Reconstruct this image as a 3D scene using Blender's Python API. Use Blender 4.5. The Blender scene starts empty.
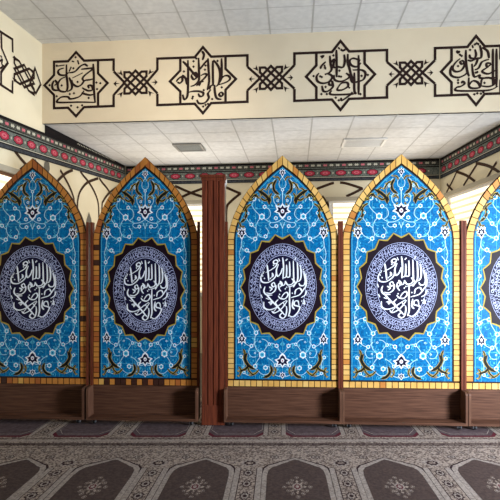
import bpy, math, random
from mathutils import Vector
random.seed(7)
scene = bpy.context.scene
COL = scene.collection

# ------------------------------------------------------------------ materials
def lin(c):
    c = c / 255.0
    return c / 12.92 if c <= 0.04045 else ((c + 0.055) / 1.055) ** 2.4
def rgb(r, g, b):
    return (lin(r), lin(g), lin(b), 1.0)
MATS = {}
def mat(name, c, rough=0.6, spec=0.3, c2=None, scale=8.0, stretch=(1, 1, 1), bump=0.0, detail=4.0, emit=0.0, lo=0.35, hi=0.65, coat=0.0):
    m = bpy.data.materials.new(name); m.use_nodes = True
    nt = m.node_tree; b = nt.nodes['Principled BSDF']
    b.inputs['Base Color'].default_value = rgb(*c)
    b.inputs['Roughness'].default_value = rough
    b.inputs['Specular IOR Level'].default_value = spec
    if coat: b.inputs['Coat Weight'].default_value = coat; b.inputs['Coat Roughness'].default_value = 0.12
    if c2 is not None or bump:
        tc = nt.nodes.new('ShaderNodeTexCoord'); mp = nt.nodes.new('ShaderNodeMapping')
        mp.inputs['Scale'].default_value = stretch
        nz = nt.nodes.new('ShaderNodeTexNoise'); nz.inputs['Scale'].default_value = scale; nz.inputs['Detail'].default_value = detail
        nt.links.new(tc.outputs['Object'], mp.inputs['Vector']); nt.links.new(mp.outputs['Vector'], nz.inputs['Vector'])
        if c2 is not None:
            cr = nt.nodes.new('ShaderNodeValToRGB')
            cr.color_ramp.elements[0].position = lo; cr.color_ramp.elements[1].position = hi
            cr.color_ramp.elements[0].color = rgb(*c); cr.color_ramp.elements[1].color = rgb(*c2)
            nt.links.new(nz.outputs['Fac'], cr.inputs['Fac']); nt.links.new(cr.outputs['Color'], b.inputs['Base Color'])
        if bump:
            bp = nt.nodes.new('ShaderNodeBump'); bp.inputs['Strength'].default_value = bump; bp.inputs['Distance'].default_value = 0.01
            nt.links.new(nz.outputs['Fac'], bp.inputs['Height']); nt.links.new(bp.outputs['Normal'], b.inputs['Normal'])
    if emit:
        b.inputs['Emission Color'].default_value = rgb(*c); b.inputs['Emission Strength'].default_value = emit
    MATS[name] = m
    return m
M = MATS
mat('cream_paint', (222, 207, 179), .85, .1, (218, 202, 174), 3.0)
mat('wall_paint', (236, 227, 200), .85, .1, (232, 222, 194), 3.0)
mat('white_paint', (236, 234, 230), .7, .2)
mat('grey_paint', (150, 148, 142), .7, .2)
mat('ceiling_tile', (226, 225, 222), .9, .1, (216, 215, 212), 14.0)
mat('ceiling_grid', (192, 190, 186), .7, .2)
mat('vent_metal', (170, 172, 168), .5, .4)
mat('vent_dark', (70, 72, 70), .7, .2)
mat('decal_black', (38, 20, 16), .6, .2)
mat('tracery_brown', (62, 40, 24), .6, .2)
mat('tracery_grey', (112, 108, 98), .7, .2)
mat('laminate', (72, 46, 34), .5, .15, (104, 70, 53), 3.0, (1.2, 6, 34), 0.05)
mat('laminate_edge', (92, 62, 47), .5, .15, (106, 74, 57), 3.0, (6, 6, 3))
mat('dark_wood', (88, 40, 25), .5, .2, (116, 56, 35), 4.0, (22, 8, 1.2), 0.05)
mat('board_back', (70, 44, 32), .7, .2)
mat('grout', (64, 40, 26), .9, .1)
mat('brick_gold', (222, 172, 92), .5, .25, (208, 156, 78), 9.0)
mat('brick_pale', (230, 188, 112), .5, .25, (220, 174, 96), 9.0)
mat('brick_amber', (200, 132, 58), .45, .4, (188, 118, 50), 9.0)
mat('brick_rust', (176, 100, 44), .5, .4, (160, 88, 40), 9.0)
mat('brick_dark', (60, 30, 20), .5, .4)
mat('liner_black', (18, 16, 18), .4, .4)
mat('glaze_blue', (0, 120, 176), .5, .12, (0, 84, 138), 60.0, detail=3.0)
mat('glaze_grout', (78, 160, 190), .6, .15)
mat('glaze_white', (236, 240, 246), .5, .15)
mat('glaze_sky', (86, 184, 214), .45, .2)
mat('glaze_vine', (186, 226, 240), .45, .2)
mat('glaze_navy', (15, 11, 46), .5, .15)
mat('glaze_deep', (24, 8, 20), .5, .15)
mat('glaze_lilac', (176, 182, 216), .5, .15)
mat('glaze_gold', (170, 146, 62), .5, .15)
mat('glaze_black', (22, 20, 16), .5, .15)
mat('glaze_pink', (168, 96, 112), .35, .4)
mat('frieze_black', (24, 20, 22), .8, .15)
mat('frieze_green', (128, 134, 126), .8, .15, (88, 98, 94), 40.0)
mat('frieze_dark', (92, 92, 84), .8, .15, (58, 60, 58), 40.0)
mat('frieze_slate', (74, 78, 84), .8, .15, (50, 54, 62), 30.0)
mat('frieze_pale', (196, 194, 178), .8, .15)
mat('frieze_red', (178, 56, 78), .8, .15)
mat('frieze_pink', (206, 112, 124), .8, .15)
mat('carpet_beige', (168, 151, 138), .95, .05, (94, 79, 73), 62.0, (1, 1, 1), 0.3, 3.0, lo=.42, hi=.60)
mat('carpet_light', (170, 157, 147), .95, .05, (128, 114, 106), 60.0, (1, 1, 1), 0.2, lo=.35, hi=.7)
mat('carpet_brown', (72, 59, 55), .95, .05, (86, 71, 66), 50.0, (1, 1, 1), 0.2)
mat('carpet_mauve', (98, 84, 86), .95, .05, (80, 66, 68), 30.0, (1, 1, 1), 0.2)
mat('carpet_dark', (58, 42, 42), .95, .05)
mat('carpet_red', (92, 40, 48), .95, .05)
mat('floor_stone', (120, 108, 96), .7, .2, (104, 94, 84), 6.0)
mat('rubber', (16, 16, 18), .5, .3)
mat('steel', (120, 120, 122), .35, .5)
mat('blind_cream', (236, 214, 176), .8, .1, emit=.7)
mat('blind_sheer', (255, 238, 206), .8, .1, emit=1.5)
mat('window_wood', (110, 74, 48), .6, .3)
mat('lintel', (176, 168, 150), .8, .1)
def glass():
    m = bpy.data.materials.new('window_glass'); m.use_nodes = True
    b = m.node_tree.nodes['Principled BSDF']
    b.inputs['Base Color'].default_value = (0.9, 0.95, 1, 1); b.inputs['Roughness'].default_value = .05
    b.inputs['Transmission Weight'].default_value = 1.0; b.inputs['IOR'].default_value = 1.1
    MATS['glass'] = m
glass()

# ------------------------------------------------------------------ mesh helper
def catmull(pts, n=5):
    if len(pts) < 3: return pts
    P = [pts[0]] + list(pts) + [pts[-1]]
    if pts[0] == pts[-1]: P[0] = pts[-2]; P[-1] = pts[1]
    out = []
    for i in range(1, len(P) - 2):
        p0, p1, p2, p3 = P[i-1], P[i], P[i+1], P[i+2]
        for k in range(n):
            t = k / n; t2 = t*t; t3 = t2*t
            out.append(tuple(.5*((2*p1[j]) + (-p0[j]+p2[j])*t + (2*p0[j]-5*p1[j]+4*p2[j]-p3[j])*t2 + (-p0[j]+3*p1[j]-3*p2[j]+p3[j])*t3) for j in (0, 1)))
    out.append(tuple(pts[-1]))
    return out
class MB:
    def __init__(s): s.cnt = 0; s.v = []; s.f = []; s.mi = []; s.mats = []
    def m(s, name):
        if name not in s.mats: s.mats.append(name)
        return s.mats.index(name)
    def face(s, pts, name):
        i = len(s.v); s.v += [tuple(p) for p in pts]; s.f.append(tuple(range(i, i+len(pts)))); s.mi.append(s.m(name))
    def poly(s, pts, pl, off, name):
        s.face([pl(a, b, off) for a, b in pts], name)
    def stroke(s, pts, w, pl, off, name, smooth=True, pen=None, taper=0.0, n=5):
        s.cnt += 1; off = off+(s.cnt % 40)*6e-6
        closed = len(pts) > 2 and tuple(pts[0]) == tuple(pts[-1])
        if smooth: pts = catmull(pts, n)
        L = len(pts)
        if L < 2: return
        le, ri = [], []
        for i in range(L):
            if closed:
                a = pts[i-1] if i > 0 else pts[L-2]; c = pts[i+1] if i < L-1 else pts[1]
            else:
                a = pts[max(i-1, 0)]; c = pts[min(i+1, L-1)]
            b = pts[i]
            d1 = Vector((b[0]-a[0], b[1]-a[1])); d2 = Vector((c[0]-b[0], c[1]-b[1]))
            if d1.length < 1e-9: d1 = d2
            if d2.length < 1e-9: d2 = d1
            if d1.length < 1e-9: d1 = d2 = Vector((1, 0))
            d1.normalize(); d2.normalize(); t = d1 + d2
            t = t.normalized() if t.length > 1e-6 else d1
            nn = Vector((-t.y, t.x)); cs = max(0.45, nn.dot(Vector((-d1.y, d1.x))))
            ww = w
            if pen is not None:
                ww = w*(.55+.45*abs(math.sin(math.atan2(t.y, t.x)-pen)))
            if taper:
                e = min(i, L-1-i)/max(1, (L-1))
                ww *= min(1, (1-taper)+taper*e*5)
            h = ww/2/(cs if not smooth else 1)
            le.append((b[0]+nn.x*h, b[1]+nn.y*h)); ri.append((b[0]-nn.x*h, b[1]-nn.y*h))
        base = len(s.v)
        for i in range(L):
            s.v.append(tuple(pl(le[i][0], le[i][1], off))); s.v.append(tuple(pl(ri[i][0], ri[i][1], off)))
        k = s.m(name)
        for i in range(L-1):
            s.f.append((base+2*i, base+2*i+1, base+2*i+3, base+2*i+2)); s.mi.append(k)
    def disc(s, c, rx, ry, pl, off, name, n=12, rot=0.0):
        s.poly([(c[0]+rx*math.cos(rot+2*math.pi*i/n), c[1]+ry*math.sin(rot+2*math.pi*i/n)) for i in range(n)], pl, off, name)
    def box(s, x0, x1, y0, y1, z0, z1, name, T=None):
        c = [(x0,y0,z0),(x1,y0,z0),(x1,y1,z0),(x0,y1,z0),(x0,y0,z1),(x1,y0,z1),(x1,y1,z1),(x0,y1,z1)]
        if T: c = [T(*p) for p in c]
        i = len(s.v); s.v += c; k = s.m(name)
        for f in ((0,3,2,1),(4,5,6,7),(0,1,5,4),(1,2,6,5),(2,3,7,6),(3,0,4,7)):
            s.f.append(tuple(i+q for q in f)); s.mi.append(k)
    def prism(s, pts, pl, off0, off1, name, side=None):
        """2D outline extruded between two offsets of its plane."""
        n = len(pts); i = len(s.v)
        s.v += [tuple(pl(a, b, off1)) for a, b in pts] + [tuple(pl(a, b, off0)) for a, b in pts]
        k = s.m(name); k2 = s.m(side or name)
        s.f.append(tuple(range(i, i+n))); s.mi.append(k)
        s.f.append(tuple(range(i+2*n-1, i+n-1, -1))); s.mi.append(k2)
        for q in range(n):
            r = (q+1) % n
            s.f.append((i+q, i+n+q, i+n+r, i+r)); s.mi.append(k2)
    def lathe(s, prof, c, name, n=16):
        i = len(s.v); k = s.m(name)
        for r, z in prof:
            for q in range(n):
                t = 2*math.pi*q/n; s.v.append((c[0]+r*math.cos(t), c[1]+r*math.sin(t), c[2]+z))
        for p in range(len(prof)-1):
            for q in range(n):
                r = (q+1) % n
                s.f.append((i+p*n+q, i+p*n+r, i+(p+1)*n+r, i+(p+1)*n+q)); s.mi.append(k)
    def build(s, name, parent=None, bevel=0.0):
        me = bpy.data.meshes.new(name); me.from_pydata(s.v, [], s.f)
        for q in s.mats: me.materials.append(MATS[q])
        me.polygons.foreach_set('material_index', s.mi); me.update()
        o = bpy.data.objects.new(name, me); COL.objects.link(o)
        if parent: o.parent = parent
        if bevel:
            b = o.modifiers.new('bevel', 'BEVEL'); b.width = bevel; b.segments = 2; b.limit_method = 'ANGLE'
        return o
def tag(o, label, cat, group=None):
    o['label'] = label; o['category'] = cat
    if group: o['group'] = group
    return o
def struct(o): o['kind'] = 'structure'; return o
def thing(name, label, cat, loc=(0, 0, 0), rz=0.0, group=None):
    o = bpy.data.objects.new(name, None); COL.objects.link(o); o.location = loc; o.rotation_euler = (0, 0, rz)
    o.empty_display_size = .1
    return tag(o, label, cat, group)

# ------------------------------------------------------------------ camera
H, F, HY = 1.5, 500.0, 268.0
cam = bpy.data.cameras.new('camera'); co = bpy.data.objects.new('camera', cam); COL.objects.link(co)
cam.sensor_width = 36; cam.lens = 36; cam.shift_y = (HY-250)/500.0; cam.clip_start = .05
co.location = (0, 0, H); co.rotation_euler = (math.pi/2, 0, 0)
scene.camera = co

class Plane:
    """vertical wall plane: plan point o, plan direction d, room-side normal n; coordinates (a, z)"""
    def __init__(s, o, d, side):
        s.o = Vector(o); s.e = Vector(d).normalized(); s.n = Vector((-s.e.y, s.e.x))*side
    def __call__(s, a, z, off=0.0):
        p = s.o+s.e*a+s.n*off
        return (p.x, p.y, z)
    def px(s, x, y):
        r = Vector(((x-250)/F, 1.0)); t = s.o.dot(s.n)/r.dot(s.n)
        p = r*t
        return ((p-s.o).dot(s.e), H+(HY-y)/F*t)
    def a_at(s, x): return s.px(x, HY)[0]
BULK = Plane((0, 6.1), (1, -.09), -1)
LEFT = Plane((-2.636, 6.337), (.148, 1), -1)
BACK = Plane((-2.245, 8.967), (5.423, -.647), -1)
RIGHT = Plane((3.178, 5.814), (0, 1), 1)
ZA, ZC = 3.33, 4.343        # alcove ceiling, hall ceiling

# ------------------------------------------------------------------ room shell
b = MB(); b.box(-5, 5.2, -6.2, 10, -.1, 0, 'floor_stone'); struct(b.build('floor'))
def wall(name, pl, a0, a1, z0, z1, m, th=.12):
    q = MB(); q.prism([(a0, z0), (a1, z0), (a1, z1), (a0, z1)], pl, -th, 0, m); return struct(q.build(name))
wall('wall_left', LEFT, -12.4, 2.75, 0, ZC, 'wall_paint')
wall('wall_back', BACK, -.2, 5.6, 0, ZA, 'wall_paint')
wall('wall_right', RIGHT, .12, 2.7, 0, ZA, 'wall_paint')
# header: the bulkhead above the alcove, a deep beam
b = MB(); b.prism([(-2.75, ZA), (4.8, ZA), (4.8, ZC), (-2.75, ZC)], BULK, -.05, 0, 'cream_paint'); struct(b.build('wall_header'))
wall('wall_front', BULK, 3.19, 4.8, 0, ZA, 'wall_paint')
b = MB()
b.box(4.15, 4.3, -6.2, 1.4, 0, ZC, 'wall_paint'); b.box(4.15, 4.3, 2.5, 5.6, 0, ZC, 'wall_paint')
b.box(4.15, 4.3, 1.4, 2.5, 0, .6, 'wall_paint'); b.box(4.15, 4.3, 1.4, 2.5, 2.7, ZC, 'wall_paint')
struct(b.build('wall_side'))
b = MB(); b.box(-4.7, 4.85, -6.2, -6.05, 0, ZC, 'wall_paint'); struct(b.build('wall_rear'))

E1 = Vector((1, -.09)).normalized(); E2 = Vector((.09, 1)).normalized()
def grid_pl(z):
    return lambda a, d, off: (E1.x*a+E2.x*d, 6.1+E1.y*a+E2.y*d, z-off)
def ceiling(name, pl, a0, a1, d0, d1, off_a, off_d):
    q = MB(); q.prism([(a0, d0), (a1, d0), (a1, d1), (a0, d1)], pl, -.06, 0, 'ceiling_tile')
    st = .5; g = .009
    k = math.ceil((a0-off_a)/st)
    while off_a+k*st < a1:
        a = off_a+k*st; q.poly([(a-g, d0), (a+g, d0), (a+g, d1), (a-g, d1)], pl, .002, 'ceiling_grid'); k += 1
    k = math.ceil((d0-off_d)/st)
    while off_d+k*st < d1:
        d = off_d+k*st; q.poly([(a0, d-g*.6), (a1, d-g*.6), (a1, d+g*.6), (a0, d+g*.6)], pl, .002, 'ceiling_grid'); k += 1
    return struct(q.build(name))
ceiling('ceiling', grid_pl(ZC), -4.6, 5.2, -12.2, 0.05, .25, -.12)
GA = grid_pl(ZA)
ceiling('ceiling_alcove', GA, -2.9, 3.5, .004, 3.2, .26, .1)

# ------------------------------------------------------------------ ceiling vents
def vent(label, pxs, mats, group):
    pts = []
    for x, y in pxs:
        Y = F*(ZA-H)/(HY-y); X = (x-250)/F*Y
        v = Vector((X, Y-6.1)); pts.append((v.dot(E1), v.dot(E2)))
    a0 = min(p[0] for p in pts); a1 = max(p[0] for p in pts); d0 = min(p[1] for p in pts); d1 = max(p[1] for p in pts)
    c = GA((a0+a1)/2, (d0+d1)/2, 0)
    t = thing('ceiling_vent', label, 'vent', c, 0, group)
    L = lambda a, d, off: tuple(Vector(GA(a, d, off))-Vector(c))
    q = MB(); w = .035
    for r in ((a0, a1, d0, d0+w), (a0, a1, d1-w, d1), (a0, a0+w, d0+w, d1-w), (a1-w, a1, d0+w, d1-w)):
        q.prism([(r[0], r[2]), (r[1], r[2]), (r[1], r[3]), (r[0], r[3])], L, .003, .022, mats[0])
    q.build('frame', t)
    q = MB(); q.prism([(a0+w, d0+w), (a1-w, d0+w), (a1-w, d1-w), (a0+w, d1-w)], L, .003, .006, mats[1]); q.build('backing', t)
    n = 7
    for i in range(n):
        d = d0+w+(d1-d0-2*w)*(i+.5)/n
        q = MB(); q.prism([(a0+w, d-.011), (a1-w, d-.011), (a1-w, d+.011), (a0+w, d+.011)], L, .007, .014, mats[2]); q.build('slat', t)
vent('dark grey louvred vent in the alcove ceiling, behind the second panel from the left', [(172, 143.5), (206, 150)], ('grey_paint', 'vent_dark', 'vent_metal'), None)
vent('pale louvred vent in the alcove ceiling, right one of the two vents', [(344, 138.5), (382, 145.5)], ('white_paint', 'vent_metal', 'white_paint'), None)

# ------------------------------------------------------------------ friezes
def frieze(label, pl, a0, a1, ztop, zbot, ext):
    """ztop/zbot are functions of a"""
    def Q(a, f, off=0.0):
        return pl(a, ztop(a)+(zbot(a)-ztop(a))*f, off)
    q = MB()
    q.prism([(a0, 0), (a1, 0), (a1, 1), (a0, 1)], Q, .004, .016, 'frieze_black')
    def lane(f0, f1, m, off=.017): q.poly([(a0, f0), (a1, f0), (a1, f1), (a0, f1)], Q, off, m)
    lane(.10, .30, 'frieze_dark'); lane(.325, .365, 'frieze_green'); lane(.42, .78, 'frieze_green'); lane(.80, .83, 'frieze_pale'); lane(.87, .98, 'frieze_slate')
    k = 0; a = a0+.06
    while a < a1-.05:
        w = .034
        pt = [(a-w, .20), (a-w*.6, .14), (a, .165), (a+w*.6, .14), (a+w, .20), (a+w*.6, .26), (a, .235), (a-w*.6, .26)]
        q.poly(pt, Q, .018, 'frieze_pale' if k % 3 else 'frieze_pink'); a += .105; k += 1
    a = a0+.12
    while a < a1-.1:
        def ros(r1, r2, m, off):
            q.poly([(a+(r1 if i % 2 else r1*.84)*math.cos(math.pi*i/8), .6+(r2 if i % 2 else r2*.86)*math.sin(math.pi*i/8)) for i in range(16)], Q, off, m)
        ros(.108, .165, 'frieze_black', .018); ros(.092, .135, 'frieze_red', .019); ros(.05, .072, 'frieze_pink', .020)
        q.disc((a, .6), .02, .03, Q, .021, 'frieze_red', 8)
        q.disc((a+.13, .6), .012, .05, Q, .018, 'frieze_pale', 6)
        a += .262
    return tag(q.build('frieze_banner'), label, 'banner', 'patterned frieze banners round the alcove')
def lf(p0, p1): return lambda a: p0[1]+(p1[1]-p0[1])*(a-p0[0])/(p1[0]-p0[0])
aL0 = LEFT.px(0, 115); aL0b = LEFT.px(0, 147.5); aL1 = (2.66, 3.315)
frieze('patterned banner of red rosettes running along the left wall', LEFT, -3.0, 2.64, lf(aL0, (2.66, 3.318)), lf(aL0b, (2.66, 2.99)), 0)
frieze('patterned banner of red medallions across the back wall behind the panels', BACK, .03, 5.43, lambda a: 3.318, lambda a: 2.985, 0)
frieze('patterned banner of red rosettes climbing along the right alcove wall', RIGHT, .13, 2.5, lambda a: 3.318, lambda a: 2.985, 0)
# dark strip with beads between banner and alcove ceiling on the left
q = MB(); tf = lf(aL0, (2.66, 3.318))
q.prism([(.06, tf(.06)+.004), (2.62, tf(2.62)+.002), (2.62, 3.326), (.06, 3.326)], LEFT, .003, .02, 'frieze_black')
for i in range(26):
    a = .9+i*.05; q.disc((a, (tf(a)+3.33)/2), .011, .011, LEFT, .021, 'frieze_pale', 8)
struct(q.build('trim_1'))

# ------------------------------------------------------------------ painted arch tracery on the alcove walls
TR = 0
def tracery(name, pl, lines, w, spears=()):
    q = MB()
    for ln in lines: q.stroke([pl.px(*p) for p in ln], w, pl, .004, 'tracery_brown', n=4)
    for sp in spears: q.poly([pl.px(*p) for p in sp], pl, .005, 'tracery_grey')
    return struct(q.build(name))
tracery('trim_2', LEFT, [
    [(57.5, 181), (60, 178.2), (65.6, 173.3), (72.6, 170)], [(60, 170), (63.5, 176), (68.4, 185), (72.6, 195), (74, 205), (74.5, 240)],
    [(80, 171), (83, 175.4), (88.7, 182.4), (94.3, 192), (97.8, 202), (98.7, 214), (99, 250)],
    [(98, 178.4), (94.3, 179.6), (86.6, 183), (80.3, 190.8), (77.8, 199), (77.2, 210), (77, 250)],
    [(99, 178), (102, 182.4), (109, 191.5), (113, 203)], [(117, 187), (109, 193), (103.4, 200.6), (101.8, 208), (101, 250)],
    [(14, 150), (20, 158), (28, 167)], [(36, 161), (28, 164), (20, 170)]], .042,
    [[(46, 160), (49, 163), (49.5, 169), (48, 174), (44.5, 174), (43.5, 168), (44, 163)],
     [(88.7, 212), (91, 219), (92, 226), (92, 232), (85.5, 232), (85.5, 226), (86.6, 219)]])
tracery('trim_3', RIGHT, [
    [(457.3, 171), (452.4, 181.6), (447, 192), (444, 200)], [(456, 171.4), (466.4, 175.3), (475.5, 181.6)],
    [(478, 163), (470.6, 174.6), (463.6, 185.8)], [(476, 163), (487.4, 165.5), (497, 170.4), (503, 176)],
    [(497, 162), (493, 168), (486, 180), (482, 187)], [(447, 184), (449.6, 187), (453, 190.5)]], .042)
tracery('trim_4', BACK, [
    [(312, 191), (316, 189.2), (330.6, 183.8), (334, 183)], [(340, 182.6), (345, 183.2), (353.4, 185.6), (362.4, 188.6)],
    [(362.8, 188.2), (355, 192.4), (346.2, 196.4)], [(322, 196), (324.6, 200), (330, 207.8)],
    [(175, 186), (179.6, 188), (190.8, 192.8), (202, 196.6)], [(182, 197), (190.8, 193), (203, 188.4)],
    [(224, 186), (226, 187.2), (232, 190), (240.8, 193.8)], [(240.8, 193.2), (230.8, 201.6), (226.5, 208), (226, 224)]], .044)

# ------------------------------------------------------------------ alcove windows with banded blinds
def window(idx, pl, a0, a1, z0, z1):
    r = thing('window_%d' % idx, '', '', pl((a0+a1)/2, z0, 0)); del r['label']; del r['category']; r['kind'] = 'structure'
    base = Vector(r.location)
    L = lambda a, z, off: tuple(Vector(pl(a, z, off))-base)
    q = MB(); w = .07
    for A in ((a0, a0+w, z0, z1), (a1-w, a1, z0, z1), (a0+w, a1-w, z0, z0+w), (a0+w, a1-w, z1-w*.5, z1)):
        q.prism([(A[0], A[2]), (A[1], A[2]), (A[1], A[3]), (A[0], A[3])], L, .002, .05, 'window_wood' if idx == 1 else 'white_paint')
    q.build('window_frame', r)
    q = MB(); q.prism([(a0-.05, z1), (a1+.05, z1), (a1+.05, z1+.065), (a0-.05, z1+.065)], L, .002, .09, 'lintel'); q.build('lintel', r)
    q = MB(); k = 0; z = z1-.035; st = .095
    while z > z0+w:
        zb = max(z-st*(.58 if k % 2 == 0 else .42), z0+w)
        q.poly([(a0+w, zb), (a1-w, zb), (a1-w, z), (a0+w, z)], L, .03, 'blind_sheer' if k % 2 == 0 else 'blind_cream'); z = zb; k += 1
    q.build('banded_blind', r)
window(1, LEFT, LEFT.a_at(0)-.3, LEFT.a_at(13), 1.0, 2.56)
window(2, BACK, BACK.a_at(150), BACK.a_at(217), 1.0, 2.62)
window(3, BACK, BACK.a_at(329), BACK.a_at(420), 1.0, 2.635)
window(4, RIGHT, .35, RIGHT.a_at(451), 1.0, 2.62)
# hall side window (out of frame, the daylight source)
r = thing('window_5', '', '', (4.15, 1.95, .6)); del r['label']; del r['category']; r['kind'] = 'structure'
q = MB()
for A in ((-.55, -.48, 0, 2.1), (.48, .55, 0, 2.1), (-.48, .48, 0, .07), (-.48, .48, 2.03, 2.1)):
    q.box(.03, .1, A[0], A[1], A[2], A[3], 'white_paint')
q.build('window_frame', r)

# ------------------------------------------------------------------ calligraphy cartouches on the header
SL = -.037
def star_pts(c, s, p, n):
    x, y = c; sx, sy = s; qx, qy = p; nx, ny = n
    P = [(0, -qy), (nx, -sy), (sx, -sy), (sx, -ny), (qx, 0), (sx, ny), (sx, sy), (nx, sy), (0, qy), (-nx, sy), (-sx, sy), (-sx, ny), (-qx, 0), (-sx, -ny), (-sx, -sy), (-nx, -sy)]
    return [(x+a, y+b+SL*a) for a, b in P]
PEN = math.radians(25)
def script(q, pl, strokes, dots, ox, oy, k, w, off, m):
    U = lambda p: pl.px(ox+p[0]/k, oy+p[1]/k)
    for st in strokes: q.stroke([U(p) for p in st], w, pl, off, m, pen=PEN, taper=.35)
    for d in dots:
        c = U(d); r = w*.55; q.poly([(c[0]-r, c[1]), (c[0], c[1]-r), (c[0]+r, c[1]), (c[0], c[1]+r)], pl, off, m)
S1 = [[(205,150),(205,230),(212,290),(212,335),(195,360),(150,350),(138,305),(160,265),(200,245)],[(185,178),(150,190),(140,210),(155,230),(195,232),(222,212)],
 [(225,215),(270,205),(310,165),(345,150),(368,165)],[(318,188),(360,183),(408,183),(350,230),(328,258),(340,280)],[(410,145),(415,230),(415,330),(425,445)],
 [(415,260),(385,268),(345,275),(320,305),(290,320),(255,302),(245,270)],[(108,275),(95,310),(105,345),(150,350)],[(115,270),(132,295),(112,312)],
 [(325,330),(370,352),(405,345),(398,315),(372,312),(378,335)],[(422,442),(300,440),(150,443),(133,430),(165,402),(215,400),(232,415),(270,410),(310,393),(340,352)],
 [(225,250),(245,300),(243,340),(210,360)],[(320,370),(380,385),(415,380)],[(242,168),(225,205)],[(290,118),(300,150)],[(250,255),(330,215)],[(245,125),(265,130)],[(125,165),(190,155)]]
D1 = [(258,180),(230,378),(262,372),(375,408),(290,285),(130,160),(168,312),(75,310),(130,395),(435,290),(465,295),(240,468),(290,480),(325,465),(275,95),(440,340)]
S2 = [[(65,95),(100,130),(150,190),(185,232)],[(142,205),(172,190),(186,222),(158,246),(140,225),(142,205)],[(108,85),(110,200),(108,340),(100,395),(78,412),(64,372)],
 [(197,65),(200,170),(200,250),(168,290),(130,305)],[(275,70),(280,160),(285,260),(270,335)],[(316,90),(316,200),(318,300)],[(320,85),(350,120),(370,160),(376,215),(365,280),(342,305)],
 [(388,70),(390,150),(385,240),(358,288)],[(365,280),(400,225),(440,215),(460,240),(430,268),(368,290)],[(215,215),(245,200),(265,208),(242,240),(205,272),(180,300)],
 [(10,265),(30,240),(55,225),(62,255),(42,277),(20,268)],[(60,210),(90,240),(100,290)],[(330,290),(333,350),(348,402),(388,412)],[(385,352),(400,370),(385,388),(368,372),(385,352)],
 [(110,355),(150,345),(200,345),(236,358),(230,384),(205,386),(195,362)],[(183,415),(200,445),(250,440),(282,400),(275,365),(300,330)],[(225,10),(242,40),(230,85)],[(270,85),(240,120),(205,165)],
 [(285,330),(300,300),(320,290)],[(200,300),(215,270),(240,262)]]
D2 = [(75,180),(155,95),(178,72),(155,140),(240,335),(310,410),(390,312),(145,405),(255,130),(235,472),(255,458),(275,450),(250,165),(355,92),(150,390)]
S3 = [[(220,40),(222,150),(222,270)],[(165,90),(172,160),(180,205),(155,235),(122,245)],[(285,80),(290,140),(275,185),(245,185),(225,178)],[(315,75),(315,150),(330,200),(345,260),(368,305)],
 [(420,130),(360,112),(330,135),(345,170),(390,182),(424,150)],[(355,210),(430,210),(462,235),(450,282),(415,302),(352,310),(335,260)],[(405,85),(405,250),(405,415)],[(370,230),(370,380),(388,408)],
 [(125,250),(150,240),(186,265),(160,305),(110,320),(65,305),(55,265),(75,235)],[(200,250),(205,290),(250,305),(300,290),(330,262),(300,235)],[(165,305),(186,308),(182,335),(160,330),(165,305)],
 [(188,310),(190,350),(150,385),(112,385),(100,340)],[(240,345),(265,318),(310,315),(316,345),(270,375),(228,375),(240,345)],[(316,345),(332,362)],[(182,380),(165,405),(200,415),(330,410),(352,392)],
 [(388,402),(340,415),(300,442),(265,462),(258,440)],[(132,140),(100,170),(85,200)],[(85,98),(112,92),(95,112)],[(170,155),(200,120),(195,180),(216,190)],[(120,165),(130,205)],[(235,20),(248,36)]]
D3 = [(85,262),(98,268),(242,262),(258,265),(30,260),(430,258),(275,48),(262,42),(288,42),(245,215),(420,410),(130,350),(125,190),(95,410),(140,410),(215,440),(240,462),(482,250),(195,88)]
S4 = [[(330,60),(345,120),(340,165),(310,168)],[(290,95),(300,140),(285,170),(252,166),(245,138)],[(215,100),(215,180),(225,270),(242,322)],[(350,80),(395,110),(408,170)],[(440,90),(440,240),(440,400)],
 [(470,90),(470,250),(470,410)],[(200,210),(188,190),(168,200),(180,218),(204,212),(198,242),(170,275),(125,280),(104,250),(130,205),(168,172)],[(100,230),(85,270),(95,315),(150,330),(200,312),(225,290)],
 [(230,185),(258,192),(285,182),(312,172),(300,215),(280,240)],[(410,178),(350,200),(322,250),(288,268)],[(425,212),(388,212),(392,240),(428,218)],[(405,240),(350,278),(400,300),(462,270)],
 [(265,215),(275,300),(292,325),(330,310),(338,335),(470,330)],[(340,395),(350,345),(400,332),(452,350),(445,390),(400,406),(340,400)],[(240,330),(240,400),(270,420),(330,412),(312,370),(270,360),(236,402)],
 [(178,380),(186,362),(204,382),(170,405),(140,412),(140,440),(350,440),(430,430),(482,402)],[(140,105),(150,125),(165,108)],[(268,60),(275,85)]]
D4 = [(150,352),(290,55),(305,45),(318,52),(180,150),(310,285),(370,375),(150,375),(285,470),(310,462),(340,465),(360,452),(150,235),(298,290),(250,100),(165,140)]
CART = [((76.2, 84.3), (22, 23.2), (31.5, 32), (8, 10), (40, 45, 7.692), S1, D1, None, 113.8, 'calligraphy star cartouche at the left end of the header, beside the room corner'),
        ((203, 80.3), (22.6, 23.2), (33, 33), (8.2, 10.5), (175, 50, 8.333), S2, D2, 157.5, 247.5, 'star cartouche with tall upright calligraphy on the header above the wooden post'),
        ((340.5, 75.6), (24.1, 23.7), (34.4, 34.4), (8.6, 11), (310, 45, 8.333), S3, D3, 294.5, 387, 'star cartouche with rounded calligraphy, second from the right end of the header'),
        ((476, 70.6), (24.5, 23.8), (35, 34.4), (8.6, 11), (440, 38, 8.333), S4, D4, 435, 519, 'star cartouche with dense calligraphy at the right end of the header')]
W2 = .031
KN = [(135.6, 82.5), (271, 77.9), (411, 73)]
def local_plane(pl, base):
    class L:
        def __call__(s, a, z, off=0.0): return tuple(Vector(pl(a, z, off))-base)
        def px(s, x, y): return pl.px(x, y)
    return L()
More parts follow.
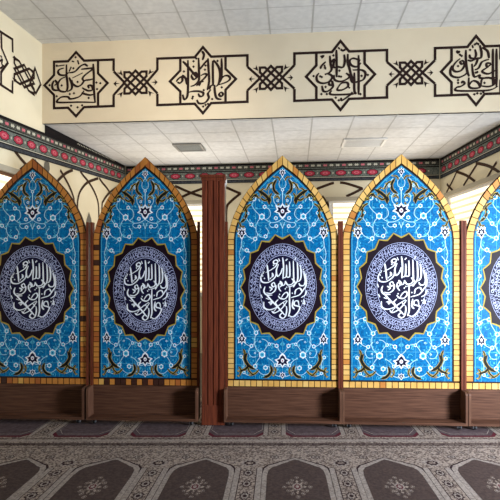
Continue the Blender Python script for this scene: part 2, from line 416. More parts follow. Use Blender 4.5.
for c, s, p, n, reg, S, D, xl, xr, lab in CART:
    a, z = BULK.px(c[0], c[1]); base = Vector(BULK(a, z, .002))
    t = thing('star_cartouche', lab, 'wall decal', base, 0, 'calligraphy cartouches along the header')
    LP = local_plane(BULK, base)
    q = MB(); sp = star_pts(c, s, p, n)
    q.stroke([LP.px(*v) for v in sp+[sp[0]]], W2, LP, .004, 'decal_black', smooth=False)
    for xe, sg in ((xl, -1), (xr, 1)):
        if xe is None: continue
        Y = lambda x, dy: c[1]+dy+SL*(x-c[0])
        for up in (-1, 1):
            xk = xe+sg*11.5
            q.stroke([LP.px(c[0]+sg*s[0], Y(c[0]+sg*s[0], up*s[1])), LP.px(xe, Y(xe, up*s[1])), LP.px(xe, Y(xe, up*11.8))], W2, LP, .004, 'decal_black', smooth=False)
    q.build('frame', t)
    q = MB(); ox, oy, k = reg
    script(q, LP, S, D, ox, oy, k, .032, .004, 'decal_black'); q.build('calligraphy', t)
def knot(c, xl, xr, label):
    a, z = BULK.px(*c); base = Vector(BULK(a, z, .002)); LP = local_plane(BULK, base)
    U = lambda p: LP.px(c[0]+(p[0]-260)/10, c[1]+(p[1]-230)/10+SL*(p[0]-260)/10)
    t = tag(MB().build('knot_ornament'), label, 'wall decal', 'interlaced knots between the cartouches')
    q = MB()
    loops = [[(320,338),(150,172),(150,125),(200,125),(370,290),(370,338),(320,338)], [(200,338),(370,172),(370,125),(320,125),(150,290),(150,338),(200,338)],
             [(260,112),(375,230),(260,350),(145,230),(260,112)]]
    for lp in loops: q.stroke([U(p) for p in lp], .030, LP, .004, 'decal_black', smooth=False)
    for p in ([(260+(xl-c[0])*10,112),(145,222)],[(260+(xl-c[0])*10,348),(155,226)],[(260+(xr-c[0])*10,112),(375,230)],[(260+(xr-c[0])*10,348),(375,234)]): q.stroke([U(v) for v in p], W2, LP, .004, 'decal_black', smooth=False)
    for sg in (-1, 1):
        Mx = lambda p: U((260+sg*(260-p[0])*-1, p[1])) if sg == 1 else U((520-p[0], p[1]))
        for tri in ([(38,235),(72,205),(64,228),(105,235),(64,242),(72,268)], [(115,98),(134,158),(72,124),(104,128)], [(115,380),(134,318),(72,348),(104,344)]):
            q.poly([Mx(p) for p in tri], LP, .004, 'decal_black')
    me = bpy.data.meshes.new('knot'); me.from_pydata(q.v, [], q.f); me.materials.append(MATS['decal_black']); t.data = me; t.location = base
knot(KN[0], 113.8, 157.5, 'interlaced dark knot ornament on the header, above the second panel from the left')
knot(KN[1], 247.5, 294.5, 'interlaced dark knot ornament on the header above the panel just right of the wooden post')
knot(KN[2], 387, 435, 'interlaced dark knot ornament on the header above the second panel right of the wooden post')
# decals on the left wall: the near end of a cartouche and the end knot
def lw(p): return LEFT.px(p[0]/5.55, 25+p[1]/5.55)
t = thing('star_cartouche', 'end of a dark star cartouche on the left wall, at the left photo edge', 'wall decal', LEFT(*lw((30, 210)), .002), 0, 'calligraphy cartouches along the header')
LP = local_plane(LEFT, Vector(t.location)); q = MB()
for ln in ([(-60,-5),(5,40),(68,80),(69,152)], [(5,38),(8,130),(42,210),(5,262),(5,330)], [(69,308),(68,374),(0,330),(-60,292)]):
    q.stroke([lw(p) for p in ln], .03, LP, .004, 'decal_black', smooth=False)
for ln in ([(-30,180),(-5,200),(12,190),(8,215),(22,230)], [(-30,220),(0,240),(15,225)], [(0,170),(10,180)]):
    q.stroke([lw(p) for p in ln], .02, LP, .004, 'decal_black')
q.build('frame', t)
q = MB(); base = Vector(LEFT(*lw((135, 285)), .002)); LP = local_plane(LEFT, base)
def kl(u, v):            # u 0..1 along the knot, v -1..1 across it
    return lw((78+u*110, 243+u*82+v*62))
for lp in ([(.72,1),(0,-.5),(0,-1),(.25,-1),(1,.5),(1,1),(.72,1)], [(.28,1),(1,-.5),(1,-1),(.75,-1),(0,.5),(0,1),(.28,1)], [(.5,-1),(1,0),(.5,1),(0,0),(.5,-1)]):
    q.stroke([kl(*p) for p in lp], .03, LP, .004, 'decal_black', smooth=False)
for tri in ([(.02,-1.2),(.12,-.8),(-.1,-.9)], [(.02,1.2),(.12,.8),(-.1,.9)], [(.95,-1.15),(1.02,-.8),(.85,-.85)], [(.95,1.15),(1.02,.8),(.85,.85)]):
    q.poly([kl(*p) for p in tri], LP, .004, 'decal_black')
q.stroke([lw(p) for p in ((193,240),(225,330),(197,380),(165,325),(193,240))], .03, LP, .004, 'decal_black', smooth=False)
o = q.build('knot_ornament'); o.location = base
tag(o, 'dark knot ornament ending in a diamond on the left wall near the corner', 'wall decal', 'interlaced knots between the cartouches')

# ------------------------------------------------------------------ tile panels
K = 4.726/500
ZB = .0155      # the panels stand on the carpet
PZ = lambda v: H+(HY-v)*K-ZB
def pl_panel(a, z, off=0.0): return (a, -off, z)
OUT = [(58.5, 388.3), (58.5, 238), (57.6, 231), (55.4, 224), (52.2, 215), (47.8, 206), (42.6, 197), (37, 189), (29.5, 180.8), (21.6, 173.3), (11, 163.6), (0, 154)]
INN = [(50.3, 380.6), (50.3, 240), (49.8, 234), (48.2, 227), (45.6, 219), (42, 211.5), (37.5, 203), (32, 195.3), (25, 187), (17, 179), (8.5, 172), (0, 165.8)]
def mm(pts): return [(u*K, PZ(v)) for u, v in pts]
def resample(pts, n):
    d = [0]
    for i in range(len(pts)-1): d.append(d[-1]+math.dist(pts[i], pts[i+1]))
    out = []
    for k in range(n+1):
        t = d[-1]*k/n; i = 0
        while i < len(d)-2 and d[i+1] < t: i += 1
        f = (t-d[i])/(d[i+1]-d[i]); out.append((pts[i][0]+(pts[i+1][0]-pts[i][0])*f, pts[i][1]+(pts[i+1][1]-pts[i][1])*f))
    return out
def outline(right):
    return mm(right)+mm([(-u, v) for u, v in reversed(right[:-1])])

def face_mesh():
    q = MB(); P = pl_panel
    blk = [(u*1.035, 380.6+(v-380.6)*1.008 if v < 300 else v+1.2) for u, v in INN]
    q.poly(outline([(min(u, 58), v) for u, v in blk]), P, .0042, 'liner_black')
    q.poly(outline(INN), P, .0048, 'glaze_blue')
    def half_w(v):
        if v >= 240: return 50.3
        for i in range(1, len(INN)-1):
            if INN[i+1][1] <= v <= INN[i][1]:
                f = (INN[i][1]-v)/(INN[i][1]-INN[i+1][1]); return INN[i][0]+(INN[i+1][0]-INN[i][0])*f
        return 0
    def top_v(u):
        u = abs(u)
        for i in range(1, len(INN)-1):
            if INN[i+1][0] <= u <= INN[i][0]:
                f = (INN[i][0]-u)/(INN[i][0]-INN[i+1][0]+1e-9); return INN[i][1]+(INN[i+1][1]-INN[i][1])*f
        return 240
    g = .22
    for i in range(-3, 4):
        u = i*14.4
        q.poly(mm([(u-g, 380.6), (u+g, 380.6), (u+g, top_v(u)), (u-g, top_v(u))]), P, .0052, 'glaze_grout')
    v = 380.6-14.4
    while v > 172:
        h = half_w(v); q.poly(mm([(-h, v-g), (h, v-g), (h, v+g), (-h, v+g)]), P, .0052, 'glaze_grout'); v -= 14.4
    # white inner line following the arch
    inn2 = [(max(u-1.1, 0), v+(.9 if v < 240 else (-.9 if v > 300 else 0))) for u, v in INN]
    q.stroke(outline(inn2), .5*K, P, .0054, 'glaze_sky', smooth=False)
    W = .58*K
    def vine(pts, w=W, m='glaze_vine', off=.0057):
        for sg in (-1, 1): q.stroke(mm([(sg*u, v) for u, v in pts]), w, P, off, m, n=4)
    def flower(u, v, r, m1='glaze_white', m2='glaze_blue'):
        r = r*.86
        for sg in ((-1, 1) if u else (1,)):
            c = mm([(sg*u, v)])[0]
            q.poly([(c[0]+r*K*(1.0 if i % 2 else .78)*math.cos(math.pi*i/6), c[1]+r*K*(1.0 if i % 2 else .78)*math.sin(math.pi*i/6)) for i in range(12)], P, .0061, m1)
            q.disc(c, r*K*.60, r*K*.60, P, .0064, 'glaze_sky', 10); q.disc(c, r*K*.26, r*K*.26, P, .0067, m2, 8)
    def leaf(u, v, ang, L=3.2, w=1.5, m='glaze_white', off=.0060):
        for sg in (-1, 1):
            a = math.radians(ang); d = (math.cos(a)*sg, -math.sin(a)); nn = (-d[1], d[0])
            c = (u*sg, v)
            q.poly(mm([(c[0], c[1]), (c[0]+d[0]*L*.45+nn[0]*w*.5, c[1]+d[1]*L*.45+nn[1]*w*.5), (c[0]+d[0]*L, c[1]+d[1]*L), (c[0]+d[0]*L*.45-nn[0]*w*.5, c[1]+d[1]*L*.45-nn[1]*w*.5)]), P, off, m)
    def blackleaf(pts, w):
        for sg in (-1, 1):
            p = mm([(sg*u, v) for u, v in pts])
            q.stroke(p, w*K, P, .0059, 'glaze_gold', taper=.9, n=5); q.stroke(p, (w-1.0)*K, P, .0063, 'glaze_black', taper=.9, n=5)
            for i in (1, 2):
                if i < len(pts):
                    a = p[i]; q.poly([(a[0], a[1]-1.0*K), (a[0]+sg*2.6*K, a[1]+.6*K), (a[0]+sg*.4*K, a[1]+1.6*K)], P, .0058, 'glaze_gold')
    def lotus(u, v, w, h, flip=1):
        for sg in ((-1, 1) if u else (1,)):
            c = (u*sg, v)
            def R(k): return mm([(c[0]+x*w*k, c[1]+y*h*k*flip) for x, y in ((0, -.55), (.14, -.3), (.42, -.42), (.34, -.12), (.5, .05), (.24, .16), (.16, .38), (0, .55), (-.16, .38), (-.24, .16), (-.5, .05), (-.34, -.12), (-.42, -.42), (-.14, -.3))])
            q.poly(R(1.0), P, .0066, 'glaze_white'); q.poly(R(.72), P, .0069, 'glaze_navy')
            q.disc(mm([c])[0], w*.11*K, h*.15*K, P, .0072, 'glaze_white', 8)
            q.disc(mm([(c[0], c[1]+h*.02)])[0], w*.05*K, h*.07*K, P, .0075, 'glaze_pink', 6)
    # ---- upper field
    lotus(0, 171.8, 7, 8); flower(0, 189, 2.2); lotus(0, 210.5, 18, 15)
    blackleaf([(3, 194), (8.5, 190), (9.5, 184), (6, 178)], 3.2); blackleaf([(14, 204), (15, 198), (20, 193), (27, 189)], 3.8)
    blackleaf([(45, 222), (41, 219), (38, 213), (39.5, 207)], 3.0); blackleaf([(15, 198), (19, 199.5), (23, 197)], 2.4)
    for u, v, r in ((30, 198, 2.8), (19, 206, 2.7), (22, 216, 4.2), (33, 224, 2.8), (7, 217.5, 2.6), (6.5, 225.6, 2.6), (18, 236, 2.7), (29, 238.5, 2.9), (38, 250, 2.9), (44.5, 262, 2.6), (12, 186, 1.6), (5, 200, 1.8), (37, 212.5, 2.2), (45, 276, 2.2)):
        flower(u, v, r)
    vine([(0, 176), (3.5, 181), (3, 186), (0, 189), (0, 200), (0, 204)]); vine([(0, 218), (5, 221), (12, 222), (18, 219), (22, 216)])
    vine([(0, 204), (5, 205), (9, 201), (9, 195), (5, 193), (3, 197), (5, 200)]); vine([(22, 216), (28, 211), (32, 205), (30, 198), (26, 197), (24, 201)])
    vine([(19, 206), (14, 209), (13, 215), (17, 219)]); vine([(22, 216), (27, 222), (28, 230), (24, 236), (18, 236), (15, 231), (18, 227)])
    vine([(28, 228), (33, 224), (38, 218), (37, 212.5)]); vine([(26, 233), (29, 238.5), (35, 237), (40, 233)]); vine([(43, 238), (44, 246), (41, 250), (38, 250)])
    vine([(44, 246), (46, 254), (44.5, 262), (46, 270), (45, 276), (47, 286), (46, 296)]); vine([(6.5, 225.6), (11, 227), (14, 224), (12, 222)]); vine([(12, 186), (15, 190), (14, 196)], W*.8, 'glaze_gold')
    vine([(2, 222), (0, 228)]); vine([(33, 243), (30, 240)], W*.8); vine([(40, 256), (44.5, 262)]); vine([(8, 178), (12, 183), (12, 186)]); vine([(16, 184), (18, 188), (23, 188.5)])
    for u, v, a in ((13, 222, 60), (27, 224, -20), (26, 208, 20), (10, 206, 50), (41, 247, 60), (46, 256, 120), (16, 232, 200), (34, 221, 70), (46, 268, 110), (24, 233, 300), (31, 203, -40), (22, 203, 100), (6, 204, 230), (46, 288, 120)):
        leaf(u, v, a, 3.4, 2.0, 'glaze_sky')
    lotus(43.3, 232.7, 10, 12)
    for p, w_ in (([(10, 181), (14, 184), (17, 189)], 2.2), ([(2.5, 199), (5, 195.5), (7.5, 197)], 1.8), ([(25, 198), (29, 194), (33, 198)], 2.4), ([(40, 226), (44, 226), (46, 221)], 2.2), ([(30, 377), (35, 373), (38, 366)], 2.2), ([(42, 350), (40, 354), (41, 359)], 2.2), ([(9, 368), (7, 372), (9, 377)], 1.8)):
        blackleaf(p, w_)
    for p, w_ in (([(2.5, 180), (4.5, 176.5), (8, 176)], 1.9), ([(19, 187), (23, 190), (22, 195)], 2.0), ([(11, 192), (13.5, 196), (12, 201)], 2.0), ([(3, 202), (5.5, 206), (3.5, 209)], 1.7), ([(33, 203), (37, 205.5), (41, 211)], 2.2), ([(27, 192), (31, 198), (36, 200)], 2.0), ([(46, 226), (47, 231), (45.5, 236)], 1.9), ([(47, 368), (44, 372), (46, 378)], 2.0), ([(25, 371), (29, 375), (34, 377)], 2.0)):
        blackleaf(p, w_)
    rnd = random.Random(21); placed = []
    tries = 0
    while len(placed) < 74 and tries < 4000:
        tries += 1
        u = rnd.uniform(1.5, 48.5); v = rnd.uniform(174, 378)
        if ((u/45)**2+((v-287.7)/56)**2) < 1.0 or u > half_w(v)-2.5 or any(math.hypot(u-a, v-b_) < 4.6 for a, b_ in placed): continue
        placed.append((u, v)); a = rnd.uniform(0, 6.28); c = rnd.choice((-1, 1)); R_ = rnd.uniform(2.0, 3.6)
        pts = [(min(max(u+R_*k*math.cos(a+c*k*1.9), .8), half_w(v)-1.2), v+R_*k*math.sin(a+c*k*1.9)) for k in (.25, .5, .75, 1.0, 1.25)]
        vine(pts, .42*K, 'glaze_sky', .0055)
        if len(placed) % 2: leaf(u, v, math.degrees(a), 2.4, 1.5, 'glaze_sky', .0056)
        elif len(placed) % 3 == 0: flower(u, v, 1.3)
    # ---- lower field
    lotus(43.3, 339.5, 10, 12, -1); lotus(0, 361.5, 17, 14, -1); lotus(0, 376.4, 7, 6.5)
    for u, v, r in ((44, 307.7, 2.8), (45.5, 323, 2.8), (36, 319, 2.8), (28, 333.8, 2.9), (6.3, 346.7, 2.8), (21.6, 355.8, 4.6), (29, 367.5, 2.9), (18, 369, 3.2), (7.3, 366.5, 2.4), (44, 358, 2.4), (33, 347, 2.6), (46, 292, 2.4), (14, 345, 2.2), (41, 374, 2.2)):
        flower(u, v, r)
    vine([(0, 355), (4, 351), (6.3, 346.7), (12, 344), (17, 348), (21.6, 355.8)]); vine([(21.6, 355.8), (27, 351), (30, 344), (28, 334), (24, 330)])
    vine([(28, 342), (33, 347), (39, 345), (43, 341)]); vine([(43, 334), (45, 329), (45.5, 323), (41, 319), (36, 319)]); vine([(45.5, 323), (47, 315), (44, 307.7), (46, 300), (46, 292)])
    vine([(21.6, 355.8), (26, 361), (29, 367.5), (25, 373), (20, 376), (14, 374), (14, 368), (18, 369)]); vine([(0, 366), (4, 368), (7.3, 366.5), (11, 362), (16, 359)])
    vine([(33, 347), (36, 353), (33, 358), (28, 358)]); vine([(44, 358), (41, 365), (41, 374), (36, 377)]); vine([(2, 378), (8, 376), (12, 371)]); vine([(14, 345), (18, 341), (22, 340)]); vine([(36, 319), (33, 326), (28, 334)])
    blackleaf([(37.5, 354), (40, 360), (36, 367), (29, 371)], 3.8); blackleaf([(13, 366), (11.5, 372), (15, 377), (21, 379)], 3.4); blackleaf([(36, 367), (40, 371), (46, 373)], 3.0)
    for u, v, a in ((10, 344, -60), (25, 353, 80), (30, 340, 20), (26, 364, -50), (46, 328, 150), (46, 314, 60), (38, 320, 240), (20, 376, -80), (5, 369, -90), (33, 357, -30), (12, 361, 140), (46, 300, 120), (41, 368, 10), (18, 348, 100)):
        leaf(u, v, a, 3.4, 2.0, 'glaze_sky')
    return q
CV = 287.7
def ell(rx, ry, t): return (rx*math.cos(t), CV-ry*math.sin(t))
def medallion_mesh():
    q = MB(); P = pl_panel
    def star(rx, ry, nk):
        pts = []
        for i in range(18):
            t0 = math.pi/2+2*math.pi*(i+.5)/18; d = 2*math.pi/18
            pts.append(ell(rx, ry, t0)); pts.append(ell(rx*(nk+.035), ry*(nk+.035), t0+d*.25)); pts.append(ell(rx*nk, ry*nk, t0+d*.5)); pts.append(ell(rx*(nk+.035), ry*(nk+.035), t0+d*.75))
        return mm(pts)
    q.poly(star(45.0, 54.8, .915), P, .0080, 'glaze_gold'); q.poly(star(43.8, 53.5, .907), P, .0084, 'glaze_deep')
    q.poly(mm([ell(35.9, 44.3, 2*math.pi*i/64) for i in range(64)]), P, .0088, 'glaze_lilac')
    q.poly(mm([ell(35.5, 43.9, 2*math.pi*i/64) for i in range(64)]), P, .0091, 'glaze_navy')
    q.poly(mm([ell(24.6, 33.0, 2*math.pi*i/64) for i in range(64)]), P, .0094, 'glaze_lilac')
    q.poly(mm([ell(24.0, 32.4, 2*math.pi*i/64) for i in range(64)]), P, .0097, 'glaze_navy')
    # dense scrolling inscription round the ring: interlocked uprights, loops and sweeps
    rnd = random.Random(3)
    def R(f, t): return ell(25.0+f*10.3, 33.4+f*10.2, t)
    n = 78
    for row in (0, 1, 2):
        for i in range(n):
            t = 2*math.pi*(i+.5*row)/n; d = 2*math.pi/n
            k = rnd.random(); b0 = .05+.31*row; h = .30
            if k < .4: pts = [R(b0, t), R(b0+h*.5, t+d*.05), R(b0+h*1.05, t-d*.1)]
            elif k < .75: pts = [R(b0+h*.15, t-d*.6), R(b0+h*.7, t-d*.2), R(b0+h*.55, t+d*.4), R(b0+h*.05, t+d*.3), R(b0+h*.1, t-d*.5)]
            else: pts = [R(b0+h*.9, t-d*.7), R(b0+h*.3, t-d*.4), R(b0+h*.1, t+d*.3), R(b0+h*.6, t+d*.9)]
            q.stroke(mm(pts), (.46+.24*rnd.random())*K, P, .0100, 'glaze_lilac', n=3)
            if rnd.random() < .5:
                c = mm([R(b0+h*(.3+.6*rnd.random()), t+d*.5)])[0]; r = .55*K
                q.poly([(c[0]-r, c[1]), (c[0], c[1]-r), (c[0]+r, c[1]), (c[0], c[1]+r)], P, .0103, 'glaze_lilac')
    return q
# central script, traced in the frame of the panel right of the post
SC = [[(160,212),(176,232),(160,252)],[(236,196),(258,224),(246,252)],[(92,250),(110,262),(96,276)],[(246,330),(240,372),(254,392)],[(150,330),(132,352),(146,372)],[(60,150),(52,168)],[(110,160),(118,178),(104,190)],[(262,62),(256,78)],[(152,68),(160,86)],[(296,318),(322,300),(330,272)],[(72,322),(90,330)],[(180,352),(196,372)],[(34,235),(40,258)],[(142,100),(148,86),(134,78),(120,88),(124,102),(142,100),(132,120),(105,140),(70,158)],[(78,108),(84,150),(90,212)],[(48,165),(38,192),(48,218),(82,222),(112,206),(132,184),(136,160)],
 [(178,62),(184,120),(180,200)],[(152,105),(138,145),(146,182),(166,162),(176,130)],[(203,108),(204,150),(200,185),(184,192)],[(222,88),(224,150),(222,185),(204,186)],[(246,82),(248,160),(246,222),(216,238),(202,226),(196,212)],
 [(271,92),(275,150),(272,210),(246,240),(212,250)],[(290,110),(296,160),(292,200),(276,218)],[(312,148),(318,180),(322,215),(312,240),(290,240),(282,225)],[(325,165),(328,235),(310,268),(285,300),(252,312),(232,318)],
 [(196,212),(190,236),(172,238),(164,222),(152,238),(156,262),(168,278)],[(132,240),(122,222),(108,234),(118,250),(134,242),(130,272),(104,292),(74,288)],[(66,248),(58,276),(74,300),(112,302)],
 [(68,292),(108,338),(150,382),(192,430)],[(58,345),(60,382),(92,396),(132,384),(168,358),(204,334)],[(86,350),(112,346),(100,366)],[(170,318),(186,294),(204,284),(212,302),(192,326),(162,322),(150,306)],
 [(224,246),(222,330),(224,400),(214,438)],[(256,298),(262,270),(288,258),(302,282)],[(282,368),(276,340),(256,342),(252,364),(274,372),(288,380),(274,412),(244,440),(214,430)],[(208,338),(172,388),(128,416),(108,404)],
 [(192,430),(176,416),(160,436),(178,450),(196,436),(204,400),(202,372)],[(312,328),(318,358),(304,350)],[(140,384),(116,414)],[(40,300),(48,320)]]
DC = [(195,262),(204,252),(200,80),(206,74),(120,112),(62,196),(50,180),(100,196),(98,356),(240,290),(300,340),(112,175),(158,298),(310,140)]
def calligraphy_mesh():
    q = MB(); P = pl_panel
    def U(p): # zoomed frame -> panel units
        x = 255+(p[0]+4)/6.571; y = 250+p[1]/6.571
        return mm([((x-282.6)*1.09, CV+(y-288.6)*1.04)])[0]
    for s in SC: q.stroke([U(p) for p in s], 1.7*K, P, .0108, 'glaze_white', pen=PEN, taper=.45)
    for d in DC:
        c = U(d); r = .85*K; q.poly([(c[0]-r, c[1]), (c[0], c[1]-r), (c[0]+r, c[1]), (c[0], c[1]+r)], P, .0108, 'glaze_white')
    return q
FACE = MED = CAL = None
YAW = -.052
def panel(cx, sx, label, shaded, seed, dv=0.0):
    """cx: plan x of the centre, sx: width factor"""
    global FACE, MED, CAL
    rnd = random.Random(seed)
    t = thing('tile_panel', label, 'panel', (cx, 4.8+YAW*cx, ZB), math.atan(YAW), 'arched calligraphy tile panels in a row')
    P = lambda a, z, off=0.0: (a*sx, -off, z)
    q = MB(); q.prism(outline(OUT), P, -.03, 0, 'board_back'); q.build('backing_board', t)
    if FACE is None: FACE, MED, CAL = face_mesh(), medallion_mesh(), calligraphy_mesh()
    f = FACE.build('tile_face', t); f.scale = (sx, 1, 1)
    MED.build('medallion', f).location.z = -dv*K; CAL.build('calligraphy', f).location.z = -dv*K
    # border of cut tiles
    q = MB(); q.prism(outline(OUT), P, .0005, .003, 'grout')
    b = MB()
    def pick(arch=False):
        r = rnd.random()
        if shaded:
            return 'brick_amber' if r < .62 or (arch and r < .75) else 'brick_rust' if r < .88-shaded*.3 or arch else 'brick_dark' if r < .88+shaded*.5 else 'brick_gold'  # amber and rust put shade into these borders; dark tiles are truly dark
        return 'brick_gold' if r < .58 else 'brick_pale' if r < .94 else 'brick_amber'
    def brick(c4, m):
        g = .55
        cx_ = sum(p[0] for p in c4)/4; cy_ = sum(p[1] for p in c4)/4
        pts = []
        for p in c4:
            dx, dy = p[0]-cx_, p[1]-cy_; d = math.hypot(dx, dy); k = (d-g)/d
            pts.append((cx_+dx*k, cy_+dy*k))
        b.prism(mm(pts), P, .003, .013, m, 'grout')
    no = 27
    for sg in (-1, 1):
        for i in range(no):      # upright sides
            v0 = 380.6-(380.6-239)*i/no; v1 = 380.6-(380.6-239)*(i+1)/no
            brick([(sg*51.4, v0), (sg*58.3, v0), (sg*58.3, v1), (sg*51.4, v1)], pick())
        A = resample([(51.4, 239), (50.9, 233.5), (49.2, 226), (46.5, 218), (43, 210.5), (38.4, 202), (33, 194.3), (26, 186), (18, 178), (9, 170.5), (0, 164)], 14)
        B = resample([(58.3, 239)]+OUT[2:], 14)
        for i in range(14): brick([(sg*A[i][0], A[i][1]), (sg*B[i][0], B[i][1]), (sg*B[i+1][0], B[i+1][1]), (sg*A[i+1][0], A[i+1][1])], pick(True))
    nb = 19
    for i in range(nb):
        dark = seed == 12 and i in (2, 4, 7, 9, 12)
        u0 = -58.3+116.6*i/nb; u1 = -58.3+116.6*(i+1)/nb
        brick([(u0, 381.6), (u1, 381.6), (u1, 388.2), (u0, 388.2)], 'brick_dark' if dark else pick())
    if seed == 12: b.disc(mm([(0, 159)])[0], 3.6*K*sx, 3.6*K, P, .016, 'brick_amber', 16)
    bo = b.build('tile_border', t); g = q.build('grout_bed', bo)
    # wooden base: recessed shelf with side boards, on casters
    hw = 58.5*K*sx; zt = PZ(388.4); e = .021; dp = .14
    q = MB(); q.box(-hw, hw, 0, .03, .066, zt-.075, 'laminate'); q.build('front_board', t)
    q = MB(); q.box(-hw, hw, -.006, .03, zt-.074, zt-.001, 'laminate'); q.build('top_rail', t)
    q = MB(); q.box(-hw, hw, -dp, .03, .043, .066, 'laminate', None); q.build('bottom_shelf', t)
    for sg in (-1, 1):
        x0 = sg*hw if sg > 0 else -hw-e
        prof = [(.03, .043), (-dp, .043), (-dp, zt-.028), (-dp+.006, zt-.012), (-dp+.02, zt-.003), (-dp+.036, zt), (0, zt), (.03, zt)]
        q = MB(); q.prism(prof, lambda a, z, off: (x0+off, a, z), 0, e, 'laminate_edge'); q.build('side_board', t)
        q = MB(); q.box(x0, x0+e, -.03, .03, zt, PZ(221), 'dark_wood'); q.build('side_post', t)
        for yy in (-.10, .02):
            xc = sg*(hw-.045)
            c = MB(); R = .019
            c.lathe([(0, -.011), (R*.8, -.011), (R, -.006), (R, .006), (R*.8, .011), (0, .011)], (0, 0, 0), 'rubber')
            c.v = [(xc+z, yy+x, R+y) for x, y, z in c.v]
            w = c.build('caster_wheel', t)
            c = MB(); c.box(xc-.017, xc-.013, yy-.012, yy+.012, R-.006, .043, 'steel'); c.box(xc+.013, xc+.017, yy-.012, yy+.012, R-.006, .043, 'steel'); c.box(xc-.017, xc+.017, yy-.014, yy+.014, .039, .043, 'steel')
            c.build('caster_fork', w)
    return t
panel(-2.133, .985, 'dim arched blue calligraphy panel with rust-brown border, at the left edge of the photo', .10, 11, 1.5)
panel(-1.016, .925, 'arched blue calligraphy panel with shaded amber border, standing just left of the wooden post', .14, 12, 2.6)
panel(.311, .952, 'arched blue calligraphy panel with golden border, standing just right of the wooden post', 0, 13)
panel(1.428, .990, 'bright arched blue calligraphy panel with golden border, second to the right of the wooden post', 0, 14, -1.0)
panel(2.578, 1.005, 'brightest arched turquoise panel with pale yellow border, cut off by the right photo edge', 0, 15)

# ------------------------------------------------------------------ wooden post and white post
x0, x1 = (201.4-250)/500*4.71, (224.4-250)/500*4.71
t = thing('wooden_post', 'reddish brown fluted wooden post standing between two tile panels', 'post', ((x0+x1)/2, 4.795, .0155))
w = (x1-x0)/2
def fluted(q, w, d, z0, z1, m):
    xs = [(-w, 0)]
    for c in (-.5, 0, .5):
        xs += [(c*w-.009, 0), (c*w-.005, .008), (c*w+.005, .008), (c*w+.009, 0)]
    xs += [(w, 0)]
    pts = [(x, -d+y) for x, y in xs]+[(w, d), (-w, d)]
    q.prism(pts, lambda a, y, off: (a, y, off), z0, z1, m)
q = MB(); fluted(q, w-.004, .074, .19, 2.31, 'dark_wood'); q.build('shaft', t)
q = MB(); q.box(-w, w, -.08, .08, 0, .19, 'dark_wood'); q.build('plinth', t, .004)
q = MB(); q.box(-w-.004, w+.004, -.082, .082, 2.31, 2.340, 'dark_wood'); q.box(-w-.012, w+.010, -.09, .09, 2.340, 2.366, 'dark_wood'); q.build('cap', t, .004)
t = thing('white_post', 'slim white post showing above and right of the wooden post', 'post', (-.275, 4.99, .0135))
q = MB(); q.box(-.035, .034, -.03, .03, 0, 2.30, 'white_paint'); q.build('shaft', t, .003)
q = MB(); q.box(-.04, .044, -.035, .035, 2.30, 2.37, 'white_paint'); q.build('cap', t, .003)

# ------------------------------------------------------------------ prayer carpets
def carpet_pl(x_ref, y_ref, skew=.06):
    return lambda s, y, off=0.0: (x_ref+s+skew*(y-y_ref), y, off)
PITCH = .696
def strip(q, C, y0, y1, m, off, s0=-4.2, s1=4.6):
    q.poly([(s0, y0), (s1, y0), (s1, y1), (s0, y1)], C, off, m)
def rosette(q, C, s, y, r, off, mats=('carpet_light', 'carpet_dark', 'carpet_light'), ry=1.0):
    for k, (f, m) in enumerate(zip((1, .72, .4), mats)):
        q.poly([(s+r*f*(1 if i % 2 else .72)*math.cos(math.pi*i/8), y+r*ry*f*(1 if i % 2 else .72)*math.sin(math.pi*i/8)) for i in range(16)], C, off+k*.0003, m)
def niche(q, C, s, yt, L, off):
    prof = [(0, 0), (.03, -.015), (.07, -.05), (.12, -.085), (.165, -.125), (.205, -.15), (.235, -.21), (.245, -.30)]
    def outl(w, dy, bot):
        r = [(x*w, yt+y-dy) for x, y in prof]
        r = r+[(.245*w, bot+.1), (.19*w, bot)]
        return [(s+x, y) for x, y in r]+[(s-x, y) for x, y in reversed(r[1:])]
    q.poly(outl(1.06, -.012, yt-L), C, off, 'carpet_dark'); q.poly(outl(1.0, 0, yt-L+.01), C, off+.0004, 'carpet_light')
    q.poly(outl(.86, .034, yt-L+.06), C, off+.0012, 'carpet_brown')
    cy = yt-.52
    for r in range(12):
        t = math.pi*2*r/12; f = 1.0 if r % 3 == 0 else .8
        rosette(q, C, s+.088*f*math.cos(t), cy+.15*f*math.sin(t), .017, off+.0015, ('carpet_beige', 'carpet_brown', 'carpet_light'), 1.5)
    for r in range(8):
        t = math.pi*2*r/8; q.poly([(s+.02*math.cos(t), cy+.03*math.sin(t)), (s+.05*math.cos(t+.2), cy+.085*math.sin(t+.2)), (s+.066*math.cos(t), cy+.112*math.sin(t)), (s+.05*math.cos(t-.2), cy+.085*math.sin(t-.2))], C, off+.0015, 'carpet_beige')
    rosette(q, C, s, cy, .038, off+.0024, ('carpet_light', 'carpet_red', 'carpet_light'), 1.6)
def column(q, C, s, y0, y1, off):
    for w, m, o in ((.10, 'carpet_light', 0), (.062, 'carpet_dark', .0004), (.056, 'carpet_beige', .0008)):
        q.poly([(s-w, y0), (s+w, y0), (s+w, y1), (s-w, y1)], C, off+o, m)
    n = max(1, int((y1-y0)/.18))
    for i in range(n):
        y = y1-(i+.5)*(y1-y0)/n; rosette(q, C, s, y, .042, off+.0012, ('carpet_dark', 'carpet_light', 'carpet_dark'), 1.5)
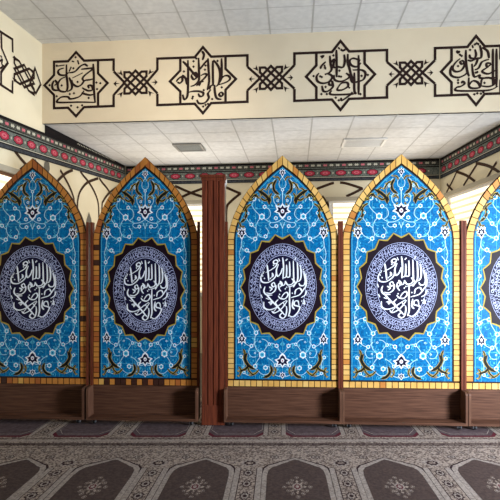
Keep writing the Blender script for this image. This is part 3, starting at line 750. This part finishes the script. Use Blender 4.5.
def front_carpet():
    C = carpet_pl(.353, 3.92); q = MB()
    q.prism([(-3.28, -.6), (3.72, -.6), (3.72, 4.225), (-3.28, 4.225)], C, .001, .010, 'carpet_beige')
    strip(q, C, 4.197, 4.224, 'carpet_dark', .0105, s0=-3.28, s1=3.72); strip(q, C, 4.165, 4.185, 'carpet_beige', .0105, s0=-3.28, s1=3.72); strip(q, C, 4.15, 4.158, 'carpet_brown', .0105, s0=-3.28, s1=3.72)
    for row in range(4):
        yt = 3.92-row*1.32
        for k in range(-4, 5):
            s = k*PITCH; niche(q, C, s, yt, 1.12, .0105)
            column(q, C, s+PITCH/2, yt-1.12, yt-.20, .0125)
            rosette(q, C, s+PITCH/2, yt-.10, .075, .0105, ('carpet_light', 'carpet_dark', 'carpet_beige'), 1.0)
            for dx in (-.16, .16): rosette(q, C, s+dx, yt+.02, .04, .0105, ('carpet_brown', 'carpet_light', 'carpet_brown'), 1.2)
            for dx in (-.29, -.22, -.10, -.04, .04, .10, .22, .29): rosette(q, C, s+dx, yt+.14+.02*math.sin(dx*40), .022, .0105, ('carpet_brown', 'carpet_light', 'carpet_brown'), 1.2)
    return q
def back_carpet():
    C = carpet_pl(-.12, 4.6); q = MB()
    q.prism([(-2.55, 4.232), (3.2, 4.232), (3.2, 5.9), (-2.55, 5.9)], C, .001, .010, 'carpet_beige')
    strip(q, C, 4.234, 4.252, 'carpet_dark', .0105, -2.55, 3.2); strip(q, C, 4.29, 4.34, 'carpet_light', .0105, -2.55, 3.2)
    strip(q, C, 4.36, 4.37, 'carpet_dark', .0105, -2.55, 3.2)
    for k in range(-3, 5):
        s = k*PITCH; bt = 4.42
        def oct_(w, d): return [(s-w*.7, bt+d), (s+w*.7, bt+d), (s+w, bt+.12+d), (s+w, 5.55), (s-w, 5.55), (s-w, bt+.12+d)]
        q.poly(oct_(.285, -.012), C, .0105, 'carpet_red'); q.poly(oct_(.262, .022), C, .0110, 'carpet_mauve')
        q.poly(oct_(.235, .06), C, .0114, 'carpet_light'); q.poly(oct_(.231, .066), C, .0118, 'carpet_mauve')
        if k < 4: column(q, C, s+PITCH/2, 4.45, 5.55, .0125)
    return q
o = tag(front_carpet().build('prayer_carpet'), 'long prayer carpet with a row of pointed niches in the foreground', 'carpet')
o = tag(back_carpet().build('prayer_carpet'), 'prayer carpet strip running under the tile panels behind the dark seam', 'carpet')

# ------------------------------------------------------------------ light
def area(name, loc, target, sx, sy, power, color, spread=180):
    l = bpy.data.lights.new(name, 'AREA'); l.shape = 'RECTANGLE'; l.size = sx; l.size_y = sy; l.energy = power; l.color = color; l.spread = math.radians(spread)
    o = bpy.data.objects.new(name, l); COL.objects.link(o); o.location = loc
    d = Vector(target)-Vector(loc); o.rotation_euler = d.to_track_quat('-Z', 'Z').to_euler(); return o
area('window_daylight', (4.13, 1.95, 1.35), (2.1, 4.7, 1.2), .8, 1.3, 300, (.79, .88, 1.0), 140)
area('header_fill', (-.9, 4.2, 4.2), (-2.1, 6.0, 3.6), 3.2, .3, 20, (1.0, .89, .74), 110)  # unseen warm lamp, added to brighten the header and left wall
for nm, loc, tg, pw in (('alcove_fill', (-1.1, 8.4, 1.5), (-.8, 7.0, 3.33), 28), ('alcove_fill', (2.3, 8.1, 1.5), (1.6, 7.0, 3.33), 14), ('alcove_fill', (2.95, 6.9, 1.5), (1.2, 6.9, 3.33), 8)):
    area(nm, loc, tg, 1.2, .8, pw, (1.0, .96, .91), 150)  # unseen lamps added low in the alcove, aimed up to brighten its ceiling
w = bpy.data.worlds.new('world'); scene.world = w; w.use_nodes = True
w.node_tree.nodes['Background'].inputs['Color'].default_value = (.75, .86, 1.0, 1); w.node_tree.nodes['Background'].inputs['Strength'].default_value = .3
vs = scene.view_settings; vs.view_transform = 'Standard'; vs.look = 'None'; vs.gamma = 1; vs.exposure = 0.0; vs.use_curve_mapping = False
